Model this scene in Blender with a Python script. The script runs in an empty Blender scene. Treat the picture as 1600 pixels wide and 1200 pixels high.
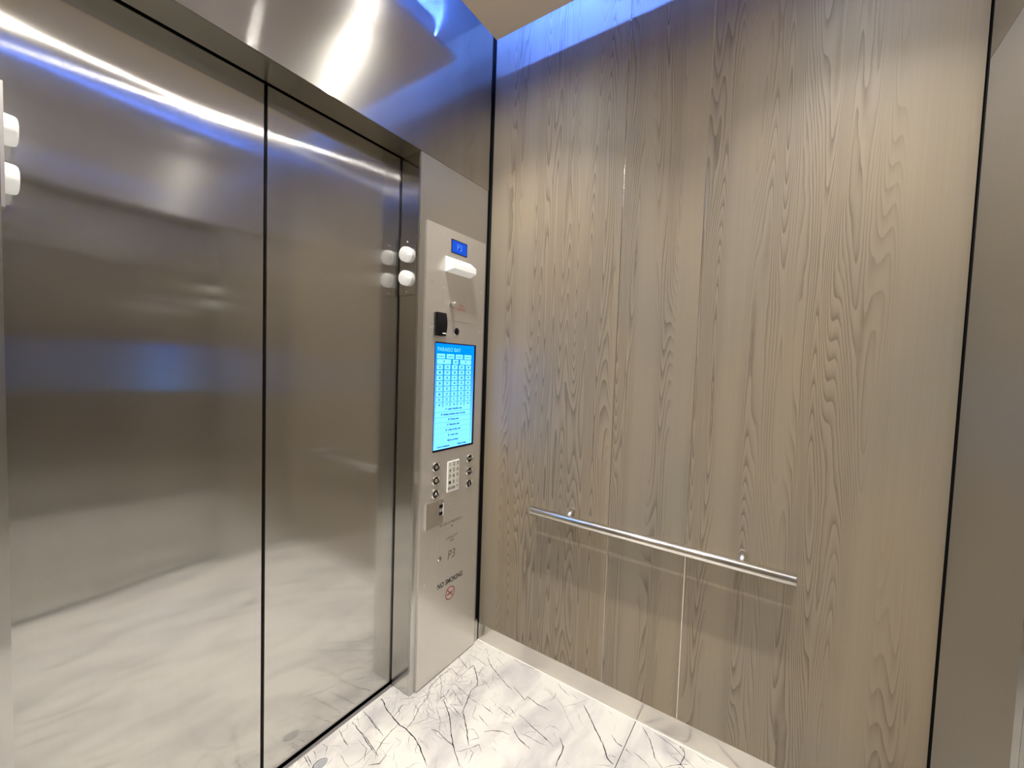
import bpy, bmesh, math, random
from mathutils import Vector, Matrix

# ------------------------------------------------------------------ camera, world, exposure
sc = bpy.context.scene
COL = sc.collection
cam_d = bpy.data.cameras.new('camera')
cam = bpy.data.objects.new('camera', cam_d); COL.objects.link(cam)
cam_d.sensor_width = 36.0; cam_d.sensor_fit = 'HORIZONTAL'
cam_d.lens = 641.153 / 1600 * 36
cam_d.clip_start = 0.01
yaw, pit, rol = -0.97534, -0.04658, 0.03416
fw = Vector((-math.sin(yaw)*math.cos(pit), math.cos(yaw)*math.cos(pit), math.sin(pit)))
rt = Vector((math.cos(yaw), math.sin(yaw), 0)); up = rt.cross(fw)
r2 = math.cos(rol)*rt + math.sin(rol)*up; u2 = -math.sin(rol)*rt + math.cos(rol)*up
M = Matrix((r2, u2, -fw)).transposed().to_4x4(); M.translation = Vector((-1.7262, -1.3421, 1.5082))
cam.matrix_world = M
sc.camera = cam
w = bpy.data.worlds.new('world'); sc.world = w; w.use_nodes = True
w.node_tree.nodes['Background'].inputs[0].default_value = (0.01, 0.01, 0.01, 1)
w.node_tree.nodes['Background'].inputs[1].default_value = 0.0
vs = sc.view_settings
vs.view_transform = 'Standard'; vs.look = 'None'; vs.gamma = 1.0; vs.use_curve_mapping = False
vs.exposure = 0.0
LAMP = 680.0          # luminance of the downlight lenses
BEAM = 9.0           # watts of each downlight's beam
BLUE = 450.0          # luminance of the cove strips
try:
    sc.cycles.max_bounces = 14; sc.cycles.glossy_bounces = 10; sc.cycles.diffuse_bounces = 6
    sc.cycles.sample_clamp_indirect = 6.0; sc.cycles.blur_glossy = 0.4
    sc.cycles.use_denoising = True
except Exception: pass

# ------------------------------------------------------------------ dimensions (metres)
W = 0.4862            # width of the return panels
L = 1.613
S = (W + L) / 2       # centre of the opening
XL = -2 * S           # left wall
D = 0.1275            # door recess
H = 2.40              # head of the opening
YB = -1.752           # rear steel plane
ZC = 3.019            # underside of ceiling panel
ZT = 3.30

# ------------------------------------------------------------------ materials
def newmat(n):
    m = bpy.data.materials.new(n); m.use_nodes = True
    nt = m.node_tree
    for x in list(nt.nodes): nt.nodes.remove(x)
    out = nt.nodes.new('ShaderNodeOutputMaterial')
    return m, nt, out
def N(nt, t, **kw):
    n = nt.nodes.new(t)
    for k, v in kw.items():
        if k.startswith('i_'):
            n.inputs[k[2:].replace('_', ' ')].default_value = v
        else: setattr(n, k, v)
    return n
def srgb(r, g, b):
    f = lambda c: (c/255/12.92) if c/255 <= .04045 else ((c/255+.055)/1.055)**2.4
    return (f(r), f(g), f(b), 1)
def plain(n, col, rough=.5, metal=0.0, coat=0.0, emis=None, es=0.0, spec=.5):
    m, nt, out = newmat(n)
    p = N(nt, 'ShaderNodeBsdfPrincipled')
    no = N(nt, 'ShaderNodeTexNoise'); no.inputs['Scale'].default_value = 35; no.inputs['Detail'].default_value = 3
    mr = N(nt, 'ShaderNodeMapRange'); mr.inputs[3].default_value = rough*.9; mr.inputs[4].default_value = min(1, rough*1.1)
    nt.links.new(no.outputs['Fac'], mr.inputs[0]); nt.links.new(mr.outputs[0], p.inputs['Roughness'])
    p.inputs['Base Color'].default_value = col; p.inputs['Metallic'].default_value = metal
    p.inputs['Coat Weight'].default_value = coat; p.inputs['Specular IOR Level'].default_value = spec
    if emis: p.inputs['Emission Color'].default_value = emis; p.inputs['Emission Strength'].default_value = es
    nt.links.new(p.outputs[0], out.inputs[0]); return m
def emit(n, col, s):
    m, nt, out = newmat(n); e = N(nt, 'ShaderNodeEmission'); e.inputs[0].default_value = col; e.inputs[1].default_value = s
    nt.links.new(e.outputs[0], out.inputs[0]); return m
def steel(n, tangent, brush, col=(.60,.59,.565), lobes=((.09,.60,.48),(.16,.88,.38),(.42,.60,.14)), wav=0.0, dif=0.0):
    """brushed stainless steel: anisotropic lobes (roughness, anisotropy, weight), blurred along `tangent` (across the brush lines)"""
    m, nt, out = newmat(n)
    geo = N(nt, 'ShaderNodeNewGeometry')
    mp = N(nt, 'ShaderNodeMapping'); mp.inputs['Scale'].default_value = brush
    nt.links.new(geo.outputs['Position'], mp.inputs['Vector'])
    no = N(nt, 'ShaderNodeTexNoise'); no.inputs['Scale'].default_value = 1; no.inputs['Detail'].default_value = 2
    nt.links.new(mp.outputs[0], no.inputs['Vector'])
    cr = N(nt, 'ShaderNodeMapRange'); cr.inputs[1].default_value = .3; cr.inputs[2].default_value = .7
    cr.inputs[3].default_value = .985; cr.inputs[4].default_value = 1.015
    nt.links.new(no.outputs['Fac'], cr.inputs[0])
    vm = N(nt, 'ShaderNodeVectorMath', operation='SCALE'); vm.inputs[0].default_value = col
    nt.links.new(cr.outputs[0], vm.inputs['Scale'])
    if tangent == 'H':      # horizontal in every upright face
        tg = N(nt, 'ShaderNodeVectorMath', operation='CROSS_PRODUCT'); nt.links.new(geo.outputs['True Normal'], tg.inputs[0])
        tg.inputs[1].default_value = (.02, .013, 1)
    else:
        tg = N(nt, 'ShaderNodeCombineXYZ')
        for i in range(3): tg.inputs[i].default_value = tangent[i]
    bump = None
    if wav:
        n2 = N(nt, 'ShaderNodeTexNoise'); n2.inputs['Scale'].default_value = 1.7; n2.inputs['Detail'].default_value = 0
        nt.links.new(geo.outputs['Position'], n2.inputs['Vector'])
        bump = N(nt, 'ShaderNodeBump'); bump.inputs['Strength'].default_value = 1; bump.inputs['Distance'].default_value = wav
        nt.links.new(n2.outputs['Fac'], bump.inputs['Height'])
    sh = []
    for r, a, _ in lobes:
        g = N(nt, 'ShaderNodeBsdfAnisotropic', distribution='GGX')
        g.inputs['Roughness'].default_value = r; g.inputs['Anisotropy'].default_value = -a
        nt.links.new(vm.outputs[0], g.inputs['Color']); nt.links.new(tg.outputs[0], g.inputs['Tangent'])
        if bump: nt.links.new(bump.outputs[0], g.inputs['Normal'])
        sh.append(g)
    acc, tot = sh[0].outputs[0], lobes[0][2]
    for g, lb in zip(sh[1:], lobes[1:]):
        tot += lb[2]; mx = N(nt, 'ShaderNodeMixShader'); mx.inputs[0].default_value = lb[2]/tot
        nt.links.new(acc, mx.inputs[1]); nt.links.new(g.outputs[0], mx.inputs[2]); acc = mx.outputs[0]
    if dif:                     # fine bead-blasted scatter
        df = N(nt, 'ShaderNodeBsdfDiffuse'); nt.links.new(vm.outputs[0], df.inputs[0])
        mx = N(nt, 'ShaderNodeMixShader'); mx.inputs[0].default_value = dif
        nt.links.new(acc, mx.inputs[1]); nt.links.new(df.outputs[0], mx.inputs[2]); acc = mx.outputs[0]
    nt.links.new(acc, out.inputs[0]); return m

def wood():
    m, nt, out = newmat('grey_oak_veneer'); Lk = nt.links.new
    geo = N(nt, 'ShaderNodeNewGeometry')
    at = N(nt, 'ShaderNodeAttribute', attribute_type='OBJECT', attribute_name='grain')
    ad = N(nt, 'ShaderNodeVectorMath', operation='MULTIPLY_ADD')
    ad.inputs[1].default_value = (1, 1, 1)
    Lk(geo.outputs['Position'], ad.inputs[0])
    cb = N(nt, 'ShaderNodeCombineXYZ'); Lk(at.outputs['Fac'], cb.inputs[1]); Lk(at.outputs['Fac'], cb.inputs[2])
    Lk(cb.outputs[0], ad.inputs[2])
    # flowing contour field, stretched along the boards
    def noise(scale, sc_, det=2.0, rough=.5, dist=0.0):
        mp = N(nt, 'ShaderNodeMapping'); mp.inputs['Scale'].default_value = scale
        Lk(ad.outputs[0], mp.inputs['Vector'])
        n = N(nt, 'ShaderNodeTexNoise'); n.inputs['Scale'].default_value = sc_; n.inputs['Detail'].default_value = det
        n.inputs['Roughness'].default_value = rough; n.inputs['Distortion'].default_value = dist
        Lk(mp.outputs[0], n.inputs['Vector']); return n.outputs['Fac']
    def math_(op, a, b=None, c=None):
        n = N(nt, 'ShaderNodeMath', operation=op)
        for i, v in enumerate((a, b, c)):
            if v is None: continue
            if isinstance(v, (int, float)): n.inputs[i].default_value = v
            else: Lk(v, n.inputs[i])
        return n.outputs[0]
    def mapr(v, a, b, c, d):
        n = N(nt, 'ShaderNodeMapRange'); n.clamp = True
        Lk(v, n.inputs[0])
        for i, q in enumerate((a, b, c, d)): n.inputs[i+1].default_value = q
        return n.outputs[0]
    field = noise((1, 8.5, .5), 1.0, 1.0, .45)
    wob = noise((1, 30, 11), 1.0, 2.0, .5)
    fld = math_('MULTIPLY_ADD', wob, .011, field)
    ph = math_('MULTIPLY', fld, 50.0)
    fr = math_('FRACT', ph)
    saw = math_('POWER', fr, 2.4)                          # growth ring: soft rise, abrupt end
    edge = mapr(fr, .93, 1.0, 1.0, 0.0)
    ring = math_('MULTIPLY', saw, edge)
    # where the cathedral figure shows
    zone = mapr(noise((1, 6.5, .20), 1.0, 1.0), .44, .54, 0.0, 1.0)
    ringm = math_('MULTIPLY', ring, zone)
    brk = mapr(noise((1, 90, 5), 1.0, 2.0), .3, .55, .5, 1.0)
    ringm = math_('MULTIPLY', ringm, brk)
    fine = noise((1, 260, 2.2), 1.0, 3.0, .6)
    straight = mapr(noise((1, 70, .5), 1.0, 2.0, .6), .35, .7, 0, 1)
    blot = noise((1, 1.9, 1.1), 1.0, 2.0, .5)
    rp = N(nt, 'ShaderNodeMix', data_type='RGBA'); rp.inputs['A'].default_value = srgb(*WOOD_A); rp.inputs['B'].default_value = srgb(*WOOD_B)
    Lk(mapr(blot, .3, .7, 0, 1), rp.inputs['Factor'])
    v = math_('MULTIPLY_ADD', fine, .22, .89)
    v = math_('MULTIPLY', v, mapr(straight, 0, 1, 1.012, .988))
    vv = N(nt, 'ShaderNodeVectorMath', operation='SCALE'); Lk(rp.outputs['Result'], vv.inputs[0]); Lk(v, vv.inputs['Scale'])
    dk = N(nt, 'ShaderNodeMix', data_type='RGBA'); dk.inputs['B'].default_value = srgb(*WOOD_D)
    Lk(vv.outputs[0], dk.inputs['A']); Lk(math_('MULTIPLY', ringm, .70), dk.inputs['Factor'])
    p = N(nt, 'ShaderNodeBsdfPrincipled'); Lk(dk.outputs['Result'], p.inputs['Base Color'])
    p.inputs['Roughness'].default_value = .5; p.inputs['Specular IOR Level'].default_value = .35
    bp = N(nt, 'ShaderNodeBump'); bp.inputs['Strength'].default_value = .12; bp.inputs['Distance'].default_value = .001
    Lk(math_('SUBTRACT', fine, ringm), bp.inputs['Height']); Lk(bp.outputs[0], p.inputs['Normal'])
    Lk(p.outputs[0], out.inputs[0]); return m
WOOD_A, WOOD_B, WOOD_D = (155,141,119), (139,132,118), (70,57,44)

def marble():
    m, nt, out = newmat('white_marble'); Lk = nt.links.new
    geo = N(nt, 'ShaderNodeNewGeometry')
    def mp(rot, s):
        q = N(nt, 'ShaderNodeMapping'); q.inputs['Rotation'].default_value = (0, 0, rot); q.inputs['Scale'].default_value = s
        Lk(geo.outputs['Position'], q.inputs['Vector']); return q.outputs[0]
    n1 = N(nt, 'ShaderNodeTexNoise'); n1.inputs['Scale'].default_value = 3.2; n1.inputs['Detail'].default_value = 6; n1.inputs['Distortion'].default_value = .7
    Lk(mp(.6, (1, 1.8, 1)), n1.inputs['Vector'])
    n2 = N(nt, 'ShaderNodeTexNoise'); n2.inputs['Scale'].default_value = 9; n2.inputs['Detail'].default_value = 5; n2.inputs['Distortion'].default_value = 1.2
    Lk(mp(-.7, (1, 2.4, 1)), n2.inputs['Vector'])
    cr = N(nt, 'ShaderNodeValToRGB'); e = cr.color_ramp.elements
    e[0].position = .31; e[0].color = (.48, .46, .46, 1); e[1].position = .56; e[1].color = (.74, .72, .675, 1)
    Lk(n1.outputs['Fac'], cr.inputs[0])
    # fine thread veins
    sub = N(nt, 'ShaderNodeMath', operation='SUBTRACT'); sub.inputs[1].default_value = .5; Lk(n2.outputs['Fac'], sub.inputs[0])
    ab = N(nt, 'ShaderNodeMath', operation='ABSOLUTE'); Lk(sub.outputs[0], ab.inputs[0])
    mr = N(nt, 'ShaderNodeMapRange'); mr.inputs[1].default_value = 0; mr.inputs[2].default_value = .012; mr.inputs[3].default_value = 1; mr.inputs[4].default_value = 0
    Lk(ab.outputs[0], mr.inputs[0])
    n3 = N(nt, 'ShaderNodeTexNoise'); n3.inputs['Scale'].default_value = 2.3; Lk(mp(0, (1, 1, 1)), n3.inputs['Vector'])
    m3 = N(nt, 'ShaderNodeMapRange'); m3.inputs[1].default_value = .48; m3.inputs[2].default_value = .62; m3.inputs[3].default_value = .06; m3.inputs[4].default_value = .6
    Lk(n3.outputs['Fac'], m3.inputs[0])
    mu = N(nt, 'ShaderNodeMath', operation='MULTIPLY'); Lk(mr.outputs[0], mu.inputs[0]); Lk(m3.outputs[0], mu.inputs[1])
    mx = N(nt, 'ShaderNodeMix', data_type='RGBA'); mx.inputs['B'].default_value = (.22, .20, .23, 1)
    Lk(cr.outputs[0], mx.inputs['A']); Lk(mu.outputs[0], mx.inputs['Factor'])
    p = N(nt, 'ShaderNodeBsdfPrincipled'); Lk(mx.outputs['Result'], p.inputs['Base Color'])
    p.inputs['Roughness'].default_value = .12
    Lk(p.outputs[0], out.inputs[0]); return m

VX, VY, VZ = (1,0,0), (0,1,0), (0,0,1)
MT = dict(
    door=steel('door_steel', 'H', (420, 420, 2.5), wav=.004),
    header=steel('header_steel', VZ, (2.5, 420, 420), lobes=((.09,.6,.42),(.18,.86,.38),(.44,.5,.20))),
    ret=steel('return_steel', 'H', (420, 420, 2.5), lobes=((.13,.65,.5),(.32,.6,.5)), dif=.04),
    jamb=steel('jamb_steel', 'H', (420, 420, 2.5), lobes=((.09,.6,.6),(.22,.8,.4))),
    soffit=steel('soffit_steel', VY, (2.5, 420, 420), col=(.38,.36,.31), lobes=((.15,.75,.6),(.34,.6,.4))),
    panel=steel('faceplate_steel', 'H', (420, 420, 2.5), col=(.74,.715,.665), lobes=((.15,.6,.42),(.40,.4,.58)), dif=.26),
    base=steel('base_steel', VZ, (420, 2.5, 420), col=(.70,.67,.62), lobes=((.13,.4,.7),(.3,.3,.3))),
    chrome=plain('polished_chrome', (.86,.84,.80,1), .10, 1.0),
    satin=plain('satin_steel', (.80,.775,.73,1), .34, 1.0),
    black=plain('black_shadow_paint', (.006,.006,.006,1), .8),
    blackp=plain('black_plastic', (.008,.008,.010,1), .35, spec=.2),
    etched=plain('etched_black', (.03,.028,.024,1), .6),
    etched_faint=plain('etched_grey', (.20,.18,.145,1), .5, .3),
    red=plain('red_ink', (.60,.13,.12,1), .5), pink=plain('pink_ink', (.60,.44,.40,1), .5), ring=plain('dull_red_ink', (.28,.10,.08,1), .5),
    white=plain('glowing_white_plastic', (.86,.86,.83,1), .35, 0, .2, (1,1,.97,1), .25),  # faint glow added to the plastic to brighten it, keypad and latch included
    ceiling=plain('beige_ceiling_paint', srgb(222,208,184), .55),
    cap=plain('dark_ceiling_void', (.10,.10,.10,1), .8),
    grout=plain('grey_grout', (.16,.155,.15,1), .8), caulk=plain('white_caulk', (.85,.83,.78,1), .6),
    vein=plain('dark_vein', (.035,.03,.04,1), .15), thread=plain('grey_thread_vein', (.24,.22,.25,1), .15), stone=plain('blue_grey_inclusion', (.36,.37,.38,1), .12),
    rail=steel('rail_steel', VY, (300,2,300), col=(.86,.84,.80), lobes=((.10,.8,.7),(.30,.6,.3))),
    alu=plain('aluminium_reveal', (.82,.80,.76,1), .22, 1.0),
    sill=plain('aluminium_sill', (.34,.32,.32,1), .4, .6),
    lcd=emit('lcd_blue', (.018,.10,.72,1), 1.0), lcd_ch=emit('lcd_glyph', (.12,.32,.95,1), 1.0),
    lamp=emit('downlight_lens', (1, .95, .87, 1), LAMP),
    led=emit('blue_cove_light', (.085, .21, 1.0, 1), BLUE),
    cyan=emit('screen_key', (.28,1.15,3.2,1), 1.0), cyan2=emit('screen_row', (.30,1.15,3.2,1), 1.0),
    ink=plain('screen_ink', (.005,.05,.10,1), .3), title=emit('screen_title', (.25,.95,1.0,1), 1.0),
    keycap=plain('keypad_key', (.74,.72,.65,1), .4, .2), wood=wood(), marble=marble())
def screen_mat():
    m, nt, out = newmat('screen_background')
    g = N(nt, 'ShaderNodeNewGeometry'); s = N(nt, 'ShaderNodeSeparateXYZ'); nt.links.new(g.outputs['Position'], s.inputs[0])
    mr = N(nt, 'ShaderNodeMapRange'); mr.inputs[1].default_value = 1.10; mr.inputs[2].default_value = 1.60
    nt.links.new(s.outputs[2], mr.inputs[0])
    cr = N(nt, 'ShaderNodeValToRGB'); e = cr.color_ramp.elements
    e[0].position = 0; e[0].color = (.26,.95,3.2,1); e[1].position = 1; e[1].color = (.0,.36,3.2,1)
    k = e.new(.45); k.color = (.14,.62,3.4,1); k = e.new(.75); k.color = (.03,.36,2.4,1); k = e.new(.9); k.color = (.0,.33,3,1)
    nt.links.new(mr.outputs[0], cr.inputs[0])
    em = N(nt, 'ShaderNodeEmission'); em.inputs[1].default_value = 1.0; nt.links.new(cr.outputs[0], em.inputs[0]); nt.links.new(em.outputs[0], out.inputs[0])
    return m
MT['screen'] = screen_mat()

# ------------------------------------------------------------------ builders
def link(name, bm, mat, parent=None, bevel=0.0, smooth=False):
    if bevel:
        es = [e for e in bm.edges if len(e.link_faces) == 2 and e.calc_face_angle(0) > .6]
        bmesh.ops.bevel(bm, geom=es, offset=bevel, segments=2, affect='EDGES', clamp_overlap=True)
    bmesh.ops.recalc_face_normals(bm, faces=bm.faces)
    me = bpy.data.meshes.new(name); bm.to_mesh(me); bm.free()
    me.materials.append(MT[mat])
    if smooth:
        for f in me.polygons: f.use_smooth = len(f.vertices) <= 4 and smooth
    o = bpy.data.objects.new(name, me); COL.objects.link(o)
    if parent:
        o.parent = parent; o.matrix_parent_inverse = MW(parent).inverted()
    return o
def MW(o):
    m = Matrix.LocRotScale(o.location, o.rotation_euler, o.scale)
    return (MW(o.parent) @ o.matrix_parent_inverse @ m) if o.parent else m
def bx(bm, x0, x1, y0, y1, z0, z1):
    vs = [bm.verts.new((x, y, z)) for x in (x0, x1) for y in (y0, y1) for z in (z0, z1)]
    for f in ((0,1,3,2),(4,6,7,5),(0,4,5,1),(2,3,7,6),(0,2,6,4),(1,5,7,3)): bm.faces.new([vs[i] for i in f])
    return vs
def box(name, mat, a, parent=None, bevel=0.0):
    bm = bmesh.new(); bx(bm, *a); return link(name, bm, mat, parent, bevel)
def lathe(bm, c, axis, prof, seg=32):
    """prof = [(distance along axis, radius)] ; closed with caps"""
    ax = Vector(axis).normalized(); t = ax.orthogonal().normalized(); b = ax.cross(t); c = Vector(c)
    rings = []
    for h, r in prof:
        if r <= 1e-6: rings.append([bm.verts.new(c + ax*h)])
        else: rings.append([bm.verts.new(c + ax*h + (t*math.cos(2*math.pi*i/seg) + b*math.sin(2*math.pi*i/seg))*r) for i in range(seg)])
    for A, B in zip(rings, rings[1:]):
        for i in range(seg):
            j = (i+1) % seg
            if len(A) == 1 and len(B) == 1: continue
            if len(A) == 1: bm.faces.new((A[0], B[i], B[j]))
            elif len(B) == 1: bm.faces.new((A[i], A[j], B[0]))
            else: bm.faces.new((A[i], A[j], B[j], B[i]))
    for R in (rings[0], rings[-1]):
        if len(R) > 1: bm.faces.new(R)
def turned(name, mat, c, axis, prof, parent=None, seg=32):
    bm = bmesh.new(); lathe(bm, c, axis, prof, seg)
    o = link(name, bm, mat, parent)
    for f in o.data.polygons: f.use_smooth = len(f.vertices) <= 4
    return o
def empty(name, loc):
    o = bpy.data.objects.new(name, None); o.location = loc; o.empty_display_size = .05; COL.objects.link(o); return o
def tag(o, label=None, cat=None, group=None, kind=None):
    if label: o['label'] = label
    if cat: o['category'] = cat
    if group: o['group'] = group
    if kind: o['kind'] = kind
    return o
def struct(o, label=None, cat=None):
    return tag(o, label, cat, kind='structure')
def text(name, s, size, x, z, y, mat, parent, align='CENTER', sx=1.0, ex=.00015, shear=0.0, bold=0.0):
    """lettering on a plate that faces -y"""
    cu = bpy.data.curves.new(name, 'FONT'); cu.body = s; cu.size = size; cu.align_x = align; cu.align_y = 'CENTER'
    cu.extrude = ex; cu.shear = shear; cu.resolution_u = 3; cu.offset = bold
    tmp = bpy.data.objects.new(name, cu); COL.objects.link(tmp)
    dg = bpy.context.evaluated_depsgraph_get(); dg.update()
    me = bpy.data.meshes.new_from_object(tmp.evaluated_get(dg)); me.name = name
    bpy.data.objects.remove(tmp); bpy.data.curves.remove(cu)
    me.transform(Matrix.Translation((x, y, z)) @ Matrix.Rotation(math.pi/2, 4, 'X') @ Matrix.Diagonal((sx, 1, 1, 1)))
    me.materials.clear(); me.materials.append(MT[mat])
    o = bpy.data.objects.new(name, me); COL.objects.link(o)
    if parent: o.parent = parent; o.matrix_parent_inverse = MW(parent).inverted()
    return o

VEINS=[(1.6,[(-566,105),(-570,71),(-587,32),(-596,-15),(-602,-41),(-608,-83),(-604,-116),(-610,-167),(-624,-214),(-641,-248),(-663,-297)]),(0.8,[(-597,-26),(-564,-22),(-538,-10),(-519,-23)]),(0.8,[(-603,-51),(-565,-33),(-556,-9),(-528,-16)]),(0.8,[(-583,-113),(-550,-135),(-521,-151),(-492,-133)]),(1,[(-761,-122),(-737,-98),(-691,-82),(-643,-73),(-602,-75)]),(0.9,[(-721,37),(-726,-24),(-740,-94),(-748,-121)]),(0.8,[(-653,86),(-671,-3),(-679,-67)]),(1.2,[(-161,-5),(-185,-64),(-201,-105)]),(0.6,[(-201,-105),(-252,-104),(-297,-109)]),(1.5,[(-201,-105),(-163,-108),(-198,-155),(-228,-188),(-256,-206),(-291,-201),(-336,-219),(-400,-245),(-431,-284),(-471,-330),(-510,-370)]),(1,[(-518,-377),(-545,-361),(-557,-344)]),(0.9,[(-256,-206),(-227,-225),(-211,-195)]),(1.1,[(-115,-41),(-117,-106),(-126,-167)]),(1.1,[(-75,-128),(-117,-186),(-141,-246),(-163,-304),(-178,-353)]),(1.1,[(-157,-347),(-172,-388),(-190,-430),(-166,-429),(-176,-487),(-173,-552)]),(1.5,[(-403,-129),(-430,-180),(-464,-228),(-509,-277),(-545,-321),(-566,-351),(-596,-399)]),(1.1,[(-544,-198),(-535,-232),(-542,-270),(-544,-302),(-548,-328)]),(0.7,[(-334,-116),(-362,-184),(-387,-238)]),(0.7,[(-307,-109),(-318,-178),(-329,-229),(-329,-285)]),(1.1,[(-323,-288),(-329,-324),(-334,-358)]),(1,[(-375,-314),(-394,-374)]),(0.8,[(-407,-175),(-414,-214),(-430,-275)]),(0.9,[(-293,-354),(-296,-397),(-298,-442)]),(0.9,[(-259,-386),(-285,-448)]),(0.9,[(-269,-452),(-287,-526),(-296,-578),(-307,-626)]),(1.1,[(-426,-380),(-402,-402),(-378,-441),(-374,-473)]),(1.3,[(-338,-462),(-364,-507),(-371,-538),(-378,-575)]),(0.8,[(-340,-498),(-335,-542),(-333,-586),(-326,-621)]),(1.3,[(-428,-120),(-401,-119),(-372,-125),(-344,-116)]),(1.3,[(-417,-135),(-397,-137),(-391,-118)]),(0.7,[(-309,-21),(-348,-68),(-397,-111)]),(1,[(-256,-16),(-246,-45),(-262,-99)]),(0.9,[(-469,-40),(-427,-58),(-385,-33),(-315,-27),(-232,-32)]),(0.9,[(-610,-119),(-554,-106),(-496,-78),(-438,-69),(-402,-51)]),(0.7,[(-453,-136),(-488,-195),(-533,-235)]),(1,[(-517,-380),(-481,-399),(-499,-424)]),(0.9,[(-567,-415),(-521,-404),(-517,-380)]),(1,[(-206,-203),(-233,-266)]),(0.7,[(-458,-315),(-441,-338),(-459,-382),(-490,-357)]),(1.2,[(-790,-119),(-762,-148),(-726,-142)]),(1,[(-460,-279),(-471,-319)]),(0.7,[(-425,-20),(-427,-58)]),(0.7,[(-517,24),(-498,0),(-467,-29)]),(0.7,[(-548,66),(-532,58)]),(0.7,[(-49,-24),(-52,-73)]),(0.7,[(-334,-142),(-392,-144)]),(0.7,[(-407,-175),(-383,-219),(-370,-224)]),(0.7,[(-749,-3),(-752,-59),(-789,-93)]),(0.6,[(-337,-268),(-398,-295),(-397,-332)]),(1.6,[(-55,-656),(-106,-713),(-143,-750),(-183,-797),(-234,-837),(-247,-876)]),(1.5,[(-382,-691),(-358,-684),(-323,-683),(-291,-675),(-262,-644)]),(0.8,[(-262,-616),(-273,-633)]),(0.8,[(-289,-523),(-296,-579),(-314,-644)]),(1.2,[(-126,-811),(-146,-839),(-153,-881),(-164,-908)]),(0.9,[(-232,-841),(-214,-837),(-210,-862),(-207,-899)]),(0.9,[(-11,-506),(-30,-529),(-48,-587)]),(0.9,[(-32,-586),(-42,-624)]),(0.4,[(-78,-465),(-93,-537),(-121,-588),(-164,-633),(-209,-688)]),(0.4,[(-118,-587),(-65,-631),(-8,-664)]),(0.8,[(-4,-250),(-12,-288)]),(0.7,[(-5,-298),(-3,-402)]),(0.7,[(-20,-757),(-30,-780)]),(1.1,[(-9,-904),(-51,-946),(-118,-983),(-146,-1021)]),(0.8,[(-9,-954),(-26,-1028),(-60,-1095),(-73,-1120)]),(1.1,[(-7,-1067),(-39,-1079),(-99,-1074)]),(0.9,[(-6,-1114),(-26,-1163)]),(0.9,[(-146,-911),(-160,-958),(-175,-981)]),(1,[(-766,103),(-778,60),(-789,4)]),(0.7,[(-775,82),(-745,78),(-722,104)]),(1.1,[(-713,92),(-723,21),(-736,-42),(-745,-98)]),(0.8,[(-709,106),(-688,78)]),(0.8,[(-654,102),(-659,38),(-680,-66)]),(0.7,[(-724,4),(-683,13)]),(0.8,[(-828,0),(-837,-67)]),(0.8,[(-872,109),(-889,59)]),(1,[(-907,115),(-920,46)]),(0.6,[(-881,1),(-850,13)]),(0.5,[(-837,-67),(-800,-79),(-723,-77)])]

# ------------------------------------------------------------------ floor
fl = box('floor', 'grout', (XL-.05, .05, YB-.02, .02, -.06, -.009)); struct(fl, 'white black-veined polished marble floor of the cab', 'floor')
TY = -.8735
tiles = [(-S+.0006, -.0012, TY+.0016, .1075, 'corner'), (XL+.001, -S-.0006, TY+.0016, .1075, 'l'),
         (-S+.0006, -.0012, YB-.10, TY-.0016, 'r'), (XL+.001, -S-.0006, YB-.10, TY-.0016, 'b')]
def tile_shape(x0, x1, y0, y1):
    """tile outline notched round the return panels so it runs into the door recess"""
    front = y1 > 0; right = x1 > -S
    bm = bmesh.new()
    yf = 0 if front else YB
    yin = y1 if front else y0
    yo = y0 if front else y1
    xr = x1 if right else x0; xi = x0 if right else x1
    xj = -W - .0004 if right else -L + .0004
    pts = [(xi, yo), (xr, yo), (xr, yf), (xj, yf), (xj, yin), (xi, yin)]
    lo = [bm.verts.new((x, y, -.009)) for x, y in pts]; hi = [bm.verts.new((x, y, 0)) for x, y in pts]
    bm.faces.new(lo); bm.faces.new(hi)
    for i in range(6):
        j = (i+1) % 6; bm.faces.new((lo[i], lo[j], hi[j], hi[i]))
    return bm
tobj = [link('tile', tile_shape(*t[:4]), 'marble', fl) for t in tiles]
random.seed(7)
def which(x, y):
    return (0 if y > TY else 2) + (0 if x > -S else 1)
bms = [bmesh.new() for _ in range(4)]
def inside(x, y):
    if abs(y - TY) < .0025 or abs(x + S) < .002: return False
    if x > -.003 or x < XL+.003: return False
    if y > -.001: return (-L < x < -W) and y < .105
    if y < YB+.001: return (-L < x < -W) and y > YB-.098
    return True
def ribbon(pts, wd):
    """one vein: a thin jagged inlay ribbon flush with the tile's face"""
    fine = []
    for (a, b), (c, d) in zip(pts, pts[1:]):
        n = max(1, int(math.hypot(c-a, d-b)/.011))
        for i in range(n):
            t = i/n; j = .0016
            fine.append((a+(c-a)*t + (random.uniform(-j, j) if i else 0), b+(d-b)*t + (random.uniform(-j, j) if i else 0)))
    fine.append(pts[-1]); n = len(fine)
    prev = None
    for i, (x, y) in enumerate(fine):
        a = fine[max(0, i-1)]; b = fine[min(n-1, i+1)]
        dx, dy = b[0]-a[0], b[1]-a[1]; l = math.hypot(dx, dy) or 1; nx, ny = -dy/l, dx/l
        h = wd*.00125*random.uniform(.55, 1.35)*(.35+.65*min(1, min(i, n-1-i)/2.5))
        if not inside(x, y): prev = None; continue
        k = which(x, y); bm = bms[k]
        p = (bm.verts.new((x+nx*h, y+ny*h, .00012)), bm.verts.new((x-nx*h, y-ny*h, .00012)), k)
        if prev and prev[2] == k: bm.faces.new((prev[0], prev[1], p[1], p[0]))
        prev = p
for wd, pts in VEINS: ribbon([(a/1000, b/1000) for a, b in pts], wd)
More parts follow.
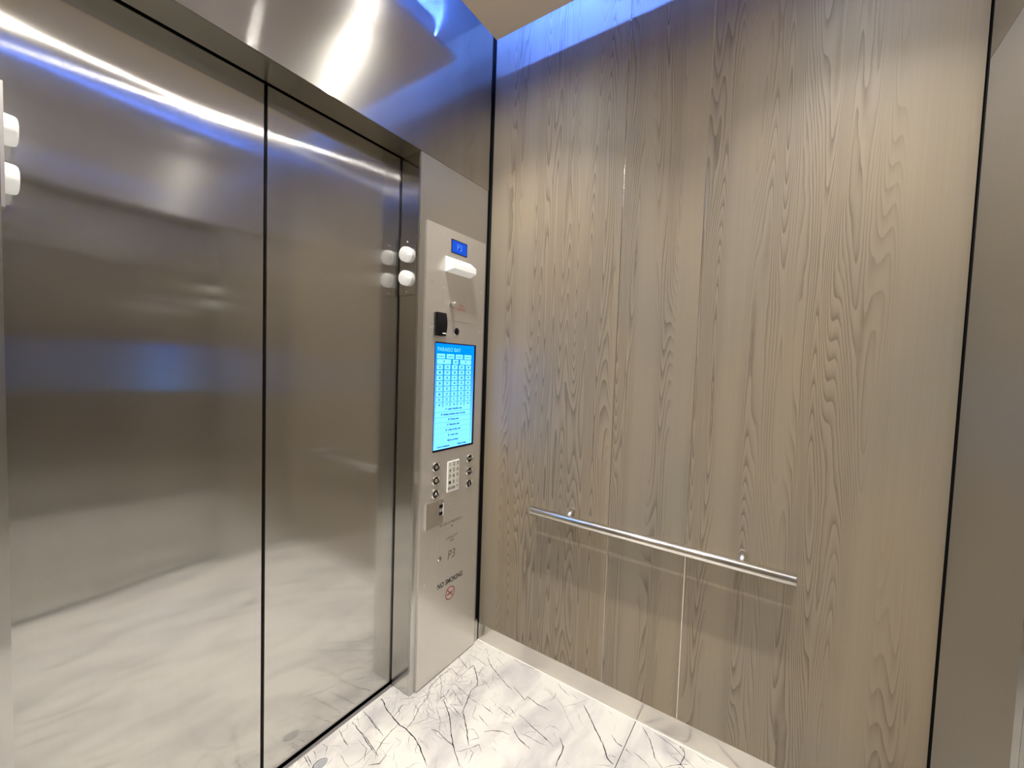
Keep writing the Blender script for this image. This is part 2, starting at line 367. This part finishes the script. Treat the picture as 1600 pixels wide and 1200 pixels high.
def seen(x, y): return x > -.93 and -1.02 < y < .11
for k in range(280):        # the rest of the slab, same habit: two crossing directions
    x, y = random.uniform(XL, 0), random.uniform(YB-.1, .1)
    if seen(x, y): continue
    a = random.choice((2.2, 2.2, .75, 1.4)) + random.gauss(0, .25) ; pts = [(x, y)]; wd = random.choice((.6, .8, 1.2, 2.0, 3.0))
    for q in range(random.randint(3, 9)):
        a += random.gauss(0, .28); x += math.cos(a)*.05; y += math.sin(a)*.05
        if seen(x, y): break
        pts.append((x, y))
    if len(pts) > 1: ribbon(pts, wd)
for k, bm in enumerate(bms):
    o = link('vein', bm, 'vein', tobj[k]); o['kind'] = 'stuff'
bms = [bmesh.new() for _ in range(4)]
dirs = [math.atan2(q[1]-p[1], q[0]-p[0]) for _, v_ in VEINS for p, q in zip(v_, v_[1:])]
for k in range(330):        # faint threads that follow the same directions, thickest in the shattered zone by the panel
    if k < 150: x, y = random.gauss(-.42, .17), random.gauss(-.09, .09)
    elif k < 200: x, y = random.uniform(-.9, -.05), random.uniform(-.9, .1)
    else: x, y = random.uniform(XL, 0), random.uniform(YB-.1, .1)
    a = random.choice(dirs) + random.gauss(0, .12); n = random.randint(2, 5); pts = [(x, y)]
    for q in range(n):
        a += random.gauss(0, .35); st_ = random.uniform(.008, .024); x += math.cos(a)*st_; y += math.sin(a)*st_; pts.append((x, y))
    ribbon(pts, random.uniform(.4, .9))
for k, bm in enumerate(bms):
    o = link('vein', bm, 'thread', tobj[k]); o['kind'] = 'stuff'
bm = bmesh.new()
c = Vector((-.892, .024, .00008)); ring = []
for i in range(20):
    a = i/20*2*math.pi; r = .023*(1+.12*math.sin(2*a+1)+.05*math.sin(5*a))
    ring.append(bm.verts.new(c + Vector((math.cos(a)*r*1.15, math.sin(a)*r*.8, 0))))
bm.faces.new(ring); link('inclusion', bm, 'stone', tobj[0])
rim = [bmesh.new() for _ in range(4)]; bms = rim
ribbon([(c.x+math.cos(i/12*6.283)*.029, c.y+math.sin(i/12*6.283)*.021) for i in range(1, 9)], 1.6)
ribbon([(c.x+.03, c.y+.02), (c.x+.055, c.y+.045), (c.x+.05, c.y+.075)], 1.0); ribbon([(c.x-.02, c.y+.02), (c.x-.01, c.y+.075)], 1.0)
link('vein', rim[0], 'vein', tobj[0])['kind'] = 'stuff'
for q in rim[1:]: q.free()

# ------------------------------------------------------------------ side walls
HR = []
def side_wall(name, x, s, side):
    """s=+1: right wall (panels face -x)"""
    X = lambda d: x + s*d
    def b(n, mat, d0, d1, y0, y1, z0, z1, parent=None, bevel=0):
        return box(n, mat, (min(X(d0), X(d1)), max(X(d0), X(d1)), y0, y1, z0, z1), parent, bevel)
    wl = struct(b(name, 'black', .021, .06, YB-.2, .2, 0, ZT), 'grey-brown oak-veneered side wall on the %s of the cab' % side, 'wall')
    edges = [(-.7091, -.009), (-1.0318, -.7131), (-1.7500, -1.0358)]
    for i, (y0, y1) in enumerate(edges):
        p = b('panel', 'wood', 0, .018, y0, y1, .0955, ZT-.01, wl, .0006)
        p['grain'] = GR[i] + (0 if s > 0 else 7.3)
    for y in (-.7111, -1.0338):
        b('reveal_strip', 'alu', .0035, .02, y-.0035, y+.0035, .0955, ZT-.02, wl)
    bb = struct(b('baseboard_'+side, 'base', .003, .02, YB+.001, -.001, 0.0, .0945), 'low brushed steel kick plate along the foot of the %s wood wall' % side, 'baseboard')
    b('caulk_line', 'caulk', -.0015, .003, YB+.003, -.003, 0.0, .0022, bb)
    return wl
GR = (2.13, 9.71, 4.42)
side_wall('wall_right', 0, 1, 'right')
side_wall('wall_left', XL, -1, 'left')

# ------------------------------------------------------------------ front and rear ends: header, returns, doors
def end(front):
    Y = (lambda d: d) if front else (lambda d: YB - d)
    def b(n, mat, x0, x1, d0, d1, z0, z1, parent=None, bevel=0):
        return box(n, mat, (x0, x1, min(Y(d0), Y(d1)), max(Y(d0), Y(d1)), z0, z1), parent, bevel)
    nm = 'front' if front else 'back'
    bm = bmesh.new()
    for (x0, x1, z0, z1) in ((-W+.004, -.001, 0, ZT), (XL+.001, -L-.004, 0, ZT), (-L-.0035, -W+.0035, H+.004, ZT)):
        a = (min(Y(.012), Y(.112)), max(Y(.012), Y(.112))); bx(bm, x0, x1, a[0], a[1], z0, z1)
    wl = struct(link('wall_'+nm, bm, 'black'), 'brushed steel %s wall of the cab around the door opening' % nm, 'wall')
    b('header_panel', 'header', XL+.022, -.022, 0, .011, H+.0008, ZT, wl, .0008)
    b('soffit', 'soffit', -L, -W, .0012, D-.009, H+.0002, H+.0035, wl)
    for x0, x1 in ((-W, -.024), (XL+.024, -L)):
        b('return_panel', 'ret', x0, x1, 0, .011, .118, H-.0008, wl, .0010)
        k0, k1 = (x0, -.0015) if x1 == -.024 else (XL+.0015, x1)
        b('kick_panel', 'ret', k0, k1, 0, .011, 0.0008, .1175, wl, .0004)
    for x0, x1 in ((-W, -W+.0032), (-L-.0032, -L)):
        b('jamb', 'jamb', x0, x1, .0115, D-.009, 0.0008, H, wl)
    n = 1 if front else 3
    lab = ['right-hand steel sliding door leaf beside the control panel', 'left-hand steel sliding door leaf, widest in view'] if front else \
          ['rear steel sliding door leaf nearer the right wood wall', 'rear steel sliding door leaf nearer the left wood wall']
    struct(b('door_%d' % n, 'door', -S+.0058, -W+.03, D, D+.03, .014, H+.03, None, .0016), lab[0], 'door')
    struct(b('door_%d' % (n+1), 'door', -L-.03, -S-.0058, D, D+.03, .014, H+.03, None, .0016), lab[1], 'door')
    t = struct(b('trim_%d' % (1 if front else 2), 'sill', -L+.001, -W-.001, .108, D-.003, -.01, .0, None), 'narrow grey metal door sill under the %s doors' % nm, 'sill')
end(True); end(False)
# added black sheets behind the door leaves so that the gaps read black
for i, y in ((3, .19), (4, YB-.19)):
    struct(box('trim_%d' % i, 'black', (XL, 0, min(y, y+.01), max(y, y+.01), -.02, ZT)), 'added black lining standing in for shade, seen through the gaps around the %s doors' % ('front' if i == 3 else 'rear'), 'lining')

# ------------------------------------------------------------------ ceiling
GX, GY = .150, .122
struct(box('ceiling', 'ceiling', (XL+GX, -GX, YB+GY, -GY, ZC, ZC+.018), None, .001), 'plain beige suspended ceiling panel with a glowing blue gap round it', 'ceiling')
struct(box('ceiling', 'cap', (XL-.05, .05, YB-.2, .2, ZT, ZT+.02)), 'dark upper roof of the cab above the suspended panel', 'ceiling')
zc0 = ZC + .061
def strip(a, lab):
    o = empty('light_strip', ((a[0]+a[1])/2, (a[2]+a[3])/2, ZC+.018)); tag(o, lab, 'light', 'blue cove light strips on the ceiling panel')
    box('diffuser', 'led', (a[0], a[1], a[2], a[3], zc0, zc0+.010), o)
    dx = .004
    box('channel', 'satin', (a[0]-dx, a[1]+dx, a[2]-dx, a[3]+dx, ZC+.018, zc0-.0005), o)
k = .105
strip((-GX-k-.010, -GX-k, YB+GY+.12, -GY-.05), 'blue cove light strip above the ceiling panel along the right wood wall')
strip((XL+GX+k, XL+GX+k+.010, YB+GY+.12, -GY-.05), 'blue cove light strip above the ceiling panel along the left wood wall')
strip((XL+GX+.10, -GX-.10, -GY-k-.010, -GY-k), 'blue cove light strip above the ceiling panel along the front header')
strip((XL+GX+.10, -GX-.10, YB+GY+k, YB+GY+k+.010), 'blue cove light strip above the ceiling panel along the rear header')
for x, y, lab in ((-.57, -.30, 'front right corner'), (-.57, -1.50, 'rear right corner'), (XL+.57, -.30, 'front left corner'), (XL+.57, -1.50, 'rear left corner')):
    o = empty('downlight', (x, y, ZC)); tag(o, 'small round warm downlight in the %s of the ceiling panel' % lab, 'light', 'ceiling downlights')
    turned('baffle', 'black', (x, y, ZC), (0, 0, -1), [(.0, .050), (.014, .050), (.016, .048), (.016, .0415), (.001, .0405)], o)
    turned('lens', 'lamp', (x, y, ZC), (0, 0, -1), [(.0, .029), (.0025, .029)], o)
    ld = bpy.data.lights.new('beam', 'AREA'); ld.shape = 'DISK'; ld.size = .056; ld.energy = BEAM; ld.color = (1, .95, .87); ld.spread = math.radians(100)
    lo = bpy.data.objects.new('beam', ld); COL.objects.link(lo); lo.location = (x, y, ZC-.004)
    lo.parent = o; lo.matrix_parent_inverse = MW(o).inverted()

# ------------------------------------------------------------------ handrails
def rail(x, s, lab):
    X = x - s*.052; z = .812; r = .0205; y0, y1 = -.345, -1.397
    o = empty('handrail', (x - s*.001, (y0+y1)/2, z)); tag(o, lab, 'handrail')
    turned('rail', 'rail', (X, y0, z), (0, -1, 0), [(0, 0), (0, r*.9), (.002, r), (y0-y1-.002, r), (y0-y1, r*.9), (y0-y1, 0)], o, 48)
    for y in (-.537, -1.232):
        p = turned('post', 'satin', (x - s*.0012, y, z+.030), (-s, 0, -.45), [(0, .0115), (.050, .0115)], o, 24)
        turned('rosette', 'satin', (x - s*.0002, y, z+.030), (-s, 0, 0), [(0, .0130), (.0015, .0130), (.002, .0125)], p, 24)
rail(0, 1, 'polished round steel handrail on the right wood wall')
rail(XL, -1, 'polished round steel handrail on the left wood wall')

# ------------------------------------------------------------------ lantern plates on the jambs
def lantern(xj, s, ys, lab):
    """xj jamb plane, s=-1: plate faces -x. ys = +1 front recess, -1 rear recess"""
    yc = .0680 if ys > 0 else YB-.0680
    o = empty('lantern_plate', (xj, yc, 1.80)); tag(o, lab, 'indicator', 'lantern plates on the door jambs')
    x1 = xj + s*.0068; h = .0535
    box('plate', 'satin' if xj < -1 else 'jamb', (min(xj+s*.0002, x1), max(xj+s*.0002, x1), yc-h, yc+h*.86, 1.797, 2.050), o, .0012)
    for z in (1.972, 1.870):
        turned('lens', 'white', (x1, yc, z), (s, 0, 0), [(0, .0325), (.004, .0325), (.018, .031), (.022, .0285), (.0235, .024), (.0235, 0)], o, 36)
    for z in (2.027, 1.811):
        turned('screw', 'satin', (x1, yc, z), (s, 0, 0), [(0, .0035), (.0008, .0035), (.0018, .002)], o, 12)
lantern(-W, -1, 1, 'steel plate with two round white lenses on the jamb beside the control panel')
lantern(-L, 1, 1, 'steel plate with two round white lenses at the left frame edge')
lantern(-W, -1, -1, 'steel plate with two round white lenses on the rear right jamb')

# ------------------------------------------------------------------ control panel
cp = empty('control_panel', (-.2513, 0, .006)); tag(cp, 'tall steel elevator control panel with touch screen, buttons and keypad', 'control panel')
F = -.012
fp = box('faceplate', 'panel', (-.4555, -.0465, F, -.0003, .0065, 2.1215), cp, .0022)
def screws(lst, par, r=.0042):
    for x, z in lst:
        turned('screw', 'satin', (x, F, z), (0, -1, 0), [(0, r), (.0010, r), (.0022, r*.55)], par, 12)
screws([(-.366,2.089),(-.1275,2.090),(-.4195,1.871),(-.0765,1.871),(-.4198,1.662),(-.0768,1.667),(-.0785,.8255),(-.0786,.4879),(-.4200,.4887),(-.4195,.20),(-.0785,.20)], cp)
# floor indicator
ind = box('floor_display', 'blackp', (-.302, -.190, F-.0012, F+.004, 2.019, 2.082), cp, .0008)
box('lcd', 'lcd', (-.298, -.194, F-.0018, F-.0010, 2.023, 2.078), ind)
text('glyph', 'P3', .040, -.246, 2.050, F-.0021, 'lcd_ch', ind)
# emergency light: white wedge
bm = bmesh.new()
P = [(-.338,F,1.995),(-.160,F,1.995),(-.160,F,1.925),(-.338,F,1.925),(-.326,F-.046,1.962),(-.172,F-.046,1.962),(-.172,F-.046,1.938),(-.326,F-.046,1.938)]
v = [bm.verts.new(p) for p in P]
for f in ((0,1,2,3),(0,4,5,1),(4,7,6,5),(7,3,2,6),(0,3,7,4),(1,5,6,2)): bm.faces.new([v[i] for i in f])
link('emergency_light', bm, 'white', cp, .003)
# key plate with key switch and red lettering
kp = box('switch_plate', 'panel', (-.346, -.146, F-.0016, F+.002, 1.708, 1.846), cp, .0005)
turned('key_cylinder', 'satin', (-.292, F-.0016, 1.7800), (0, -1, 0), [(0, .0125), (.026, .0115), (.029, .010), (.029, 0)], kp, 24)
text('lettering', 'FIRE\nSERVICE', .017, -.222, 1.772, F-.0018, 'red', kp)
turned('screw', 'satin', (-.345, F-.001, 1.848), (0, -1, 0), [(0, .004), (.002, .003)], cp, 12)
# black card reader
bm = bmesh.new()
n = 12; prof = []
for i in range(n+1):
    z = 1.628 + .104*i/n; prof.append((F - .022 - .008*math.sin(math.pi*i/n), z))
a = [[bm.verts.new((x, y, z)) for (y, z) in prof] + [bm.verts.new((x, F, 1.732)), bm.verts.new((x, F, 1.628))] for x in (-.400, -.345)]
for i in range(len(a[0])):
    j = (i+1) % len(a[0]); bm.faces.new((a[0][i], a[0][j], a[1][j], a[1][i]))
bm.faces.new(a[0]); bm.faces.new(a[1])
cr = link('card_reader', bm, 'blackp', cp, .0015)
box('bracket', 'satin', (-.412, -.4005, F-.010, F-.0002, 1.628, 1.730), cr)
box('status_light', 'white', (-.374, -.352, F-.0300, F-.0285, 1.637, 1.642), cr)
box('indicator', 'pink', (-.374, -.350, F-.020, F-.012, 1.7312, 1.7345), cr)
turned('screw', 'satin', (-.409, F-.010, 1.668), (0, -1, 0), [(0, .005), (.003, .004)], cr, 12)
# camera hole
ch = turned('camera', 'chrome', (-.2515, F, 1.658), (0, -1, 0), [(0, .0200), (.002, .0200), (.003, .0165)], cp, 28)
turned('camera_lens', 'blackp', (-.2515, F-.003, 1.658), (0, -1, 0), [(0, .0162), (.0006, .0155), (.0012, .008), (.0013, 0)], ch, 28)
# touch screen
X0, X1, Z0, Z1 = -.3905, -.1020, 1.0945, 1.6010
ts = box('touch_screen', 'blackp', (X0, X1, F-.0012, F+.004, Z0, Z1), cp, .0004)
sx0, sx1, sz0, sz1 = X0+.003, X1-.0145, Z0+.010, Z1-.006
box('display', 'screen', (sx0, sx1, F-.0018, F-.0011, sz0, sz1), ts)
YS = F-.0021
text('lettering', 'PARAISO BAY', .0265, sx0+.012, 1.568, YS, 'title', ts, 'LEFT', .98)
def sk(x0, x1, z0, z1, mat='cyan'): box('screen_key', mat, (x0, x1, F-.0024, F-.0018, z0, z1), ts)
YK = F-.0026
gx0, gx1 = sx0+.010, sx1-.022; gw = gx1-gx0
def kt(s_, size, x, z, sx=1.0): text('key_text', s_, size, x, z, YK, 'ink', ts, 'CENTER', sx, .00008, 0, .0005)
wv = gw*.215
for i in range(4):
    x = gx0 + i*(gw-wv)/3
    sk(x, x+wv, 1.527, 1.5485); kt('------', .019, x+wv/2, 1.5385)
for x0, x1, t in ((0, .385, 'P'), (.445, .60, '54'), (.66, 1.0, 'P')):
    sk(gx0+gw*x0, gx0+gw*x1, 1.5015, 1.5235, 'cyan2'); kt(t, .0145, gx0+gw*(x0+x1)/2, 1.512)
num = 53; wv = gw*.160
for r in range(8):
    z = 1.4978 - r*.0252
    for c_ in range(5):
        x = gx0 + c_*(gw-wv)/4
        sk(x, x+wv, z-.0206, z, 'cyan2'); kt(str(num), .0145, x+wv/2, z-.0104); num -= 1
rows = ['10  Upper Amenities Level', '09  Building Amenities Level, Pool Deck', '08  Parking Level', '07  Mezzanine Level', '06  Lobby and Bay Level', '05  Lower Level', 'Marina and Beach']
for i, t in enumerate(rows):
    z = 1.2905 - i*.02495
    sk(gx0-.002, gx1+.002, z-.0104, z+.0108, 'cyan2'); kt(t, .0125, (gx0+gx1)/2, z, .85)
for x0, x1, t in ((gx0-.006, gx0+gw*.49, 'Doors & Assistance'), (gx0+gw*.53, gx1+.002, 'Parking Garage')):
    sk(x0, x1, 1.1060, 1.1255, 'cyan2'); kt(t, .0125, (x0+x1)/2, 1.1155, .85)
# push buttons
def button(x, z, sym):
    o = turned('push_button', 'chrome', (x, F, z), (0, -1, 0), [(0, .0245), (.006, .0240), (.0085, .0215), (.0085, .0185), (.0035, .0180)], cp, 28)
    turned('button_cap', 'blackp', (x, F-.001, z), (0, -1, 0), [(0, .0178), (.0052, .0175), (.0062, .0150), (.0062, 0)], o, 28)
    y = F-.0074
    if sym == 'bell':
        text('symbol', 'A', .024, x, z, y, 'white', o)
    elif sym == 'dot': turned('symbol', 'satin', (x, y+.0002, z), (0, -1, 0), [(0, .0090), (.0004, .0085)], o, 20)
    else: text('symbol', sym, .024, x, z, y, 'keycap', o)
    box('tactile_plate', 'satin', (x+.024, x+.034, F-.0016, F, z-.010, z+.014), o)
for z_, s_ in ((1.026, 'dot'), (.9635, 'dot'), (.9010, 'bell')): button(-.3680, z_, s_)
for z_, s_ in ((1.0262, '><'), (.9610, '<>'), (.8990, '(')): button(-.1300, z_, s_)
# keypad
kb = box('keypad', 'white', (-.2885, -.2065, F-.0030, F, .888, 1.036), cp, .001)
labs = ['1','2','3','4','5','6','7','8','9','\u25CF','0','\u2190']
for r in range(5):
    for c_ in range(3):
        if r == 4 and c_ == 1: continue
        x0 = -.2865 + c_*.0262; x1 = x0 + (.0246 if not (r == 4 and c_ == 0) else .0508)
        z1 = 1.0335 - r*.0288; k = box('key', 'keycap', (x0, x1, F-.0055, F-.003, z1-.0268, z1), kb, .0006)
        t = 'ENTER' if (r == 4 and c_ == 0) else ('*' if r == 4 else labs[r*3+c_])
        if t == '\u25CF': turned('glyph', 'etched', ((x0+x1)/2, F-.0055, z1-.0134), (0,-1,0), [(0,.008),(.0005,.008)], k, 16)
        elif t == '\u2190': text('glyph', 'L', .020, (x0+x1)/2, z1-.0134, F-.0057, 'etched', k)
        else: text('glyph', t, .022 if t != 'ENTER' else .0165, (x0+x1)/2, z1-.0134, F-.0057, 'etched', k, bold=.0003)
# service cabinet
sv = box('service_cover', 'satin', (-.4225, -.3135, F-.0060, F+.001, .7470, .8665), cp, .001)
box('cover_edge', 'chrome', (-.4255, -.4228, F-.0075, F, .7450, .8680), sv)
for x, z in ((-.394,.855),(-.338,.853),(-.395,.757),(-.338,.758)):
    turned('screw', 'satin', (x, F-.006, z), (0,-1,0), [(0,.0038),(.0018,.0022)], sv, 12)
box('socket', 'blackp', (-.3420, -.3210, F-.0085, F-.006, .826, .842), sv)
box('socket', 'blackp', (-.3420, -.3210, F-.0085, F-.006, .793, .806), sv)
turned('lock', 'chrome', (-.3315, F-.006, .816), (0,-1,0), [(0,.006),(.002,.005)], sv, 16)
box('latch', 'white', (-.3175, -.3150, F-.0075, F-.006, .787, .846), sv)
# engraved lines and lettering
for i in range(5):
    text('engraving', '- '*7, .010, -.240, .862-.024*i, F-.0001, 'etched_faint', cp, 'CENTER', 1.1, .0001)
text('lettering', 'IN CASE OF EMERGENCY', .0165, -.250, .7345, F-.0001, 'etched_faint', cp, 'CENTER', .85, .0001, 0, .0003)
turned('microphone_hole', 'blackp', (-.2451, F, .7141), (0,-1,0), [(0,.0042),(.0003,.0042)], cp, 14)
sp = box('lower_plate', 'panel', (-.3460, -.1450, F-.0004, F+.002, .500, .690), cp, .0004)
text('lettering', 'CAPACITY\nLBS', .0165, -.243, .650, F-.0005, 'etched_faint', sp, 'CENTER', 1.1, .0001, 0, .0003)
kl = turned('key_lock', 'chrome', (-.3285, F-.001, .5800), (0,-1,0), [(0,.0135),(.004,.0125),(.006,.009),(.006,0)], sp, 24)
box('key_slot', 'etched', (-.3300, -.3270, F-.0075, F-.0065, .572, .588), kl)
text('lettering', 'P3', .062, -.2440, .5700, F-.0005, 'etched_faint', sp, 'CENTER', .9, .0001, .15, .0006)
text('lettering', 'NO SMOKING', .0345, -.2450, .4400, F-.0001, 'etched', cp, 'CENTER', .82, .0001, 0, .0011)
# no smoking symbol
def ringmesh(bm, x, z, r0, r1, y, n=36):
    A = [bm.verts.new((x+math.cos(i/n*2*math.pi)*r0, y, z+math.sin(i/n*2*math.pi)*r0)) for i in range(n)]
    B = [bm.verts.new((x+math.cos(i/n*2*math.pi)*r1, y, z+math.sin(i/n*2*math.pi)*r1)) for i in range(n)]
    for i in range(n): bm.faces.new((A[i], A[(i+1)%n], B[(i+1)%n], B[i]))
ns = turned('no_smoking_sign', 'pink', (-.2455, F, .3770), (0,-1,0), [(0,.032),(.0003,.032)], cp, 36)
bm = bmesh.new(); ringmesh(bm, -.2455, .3770, .028, .0335, F-.0008)
s2 = math.sqrt(.5)
def bar(bm, cx, cz, ang, ln, wd, y):
    c, s = math.cos(ang), math.sin(ang)
    bm.faces.new([bm.verts.new((cx+a*c-b*s, y, cz+a*s+b*c)) for a, b in ((-ln,-wd),(ln,-wd),(ln,wd),(-ln,wd))])
bar(bm, -.2455, .3770, -math.pi/4, .029, .0026, F-.0010)
link('ring', bm, 'ring', ns)
bm = bmesh.new(); bar(bm, -.2475, .3755, .12, .020, .0028, F-.0006); bar(bm, -.226, .385, 1.2, .006, .0012, F-.0006); link('cigarette', bm, 'etched', ns)
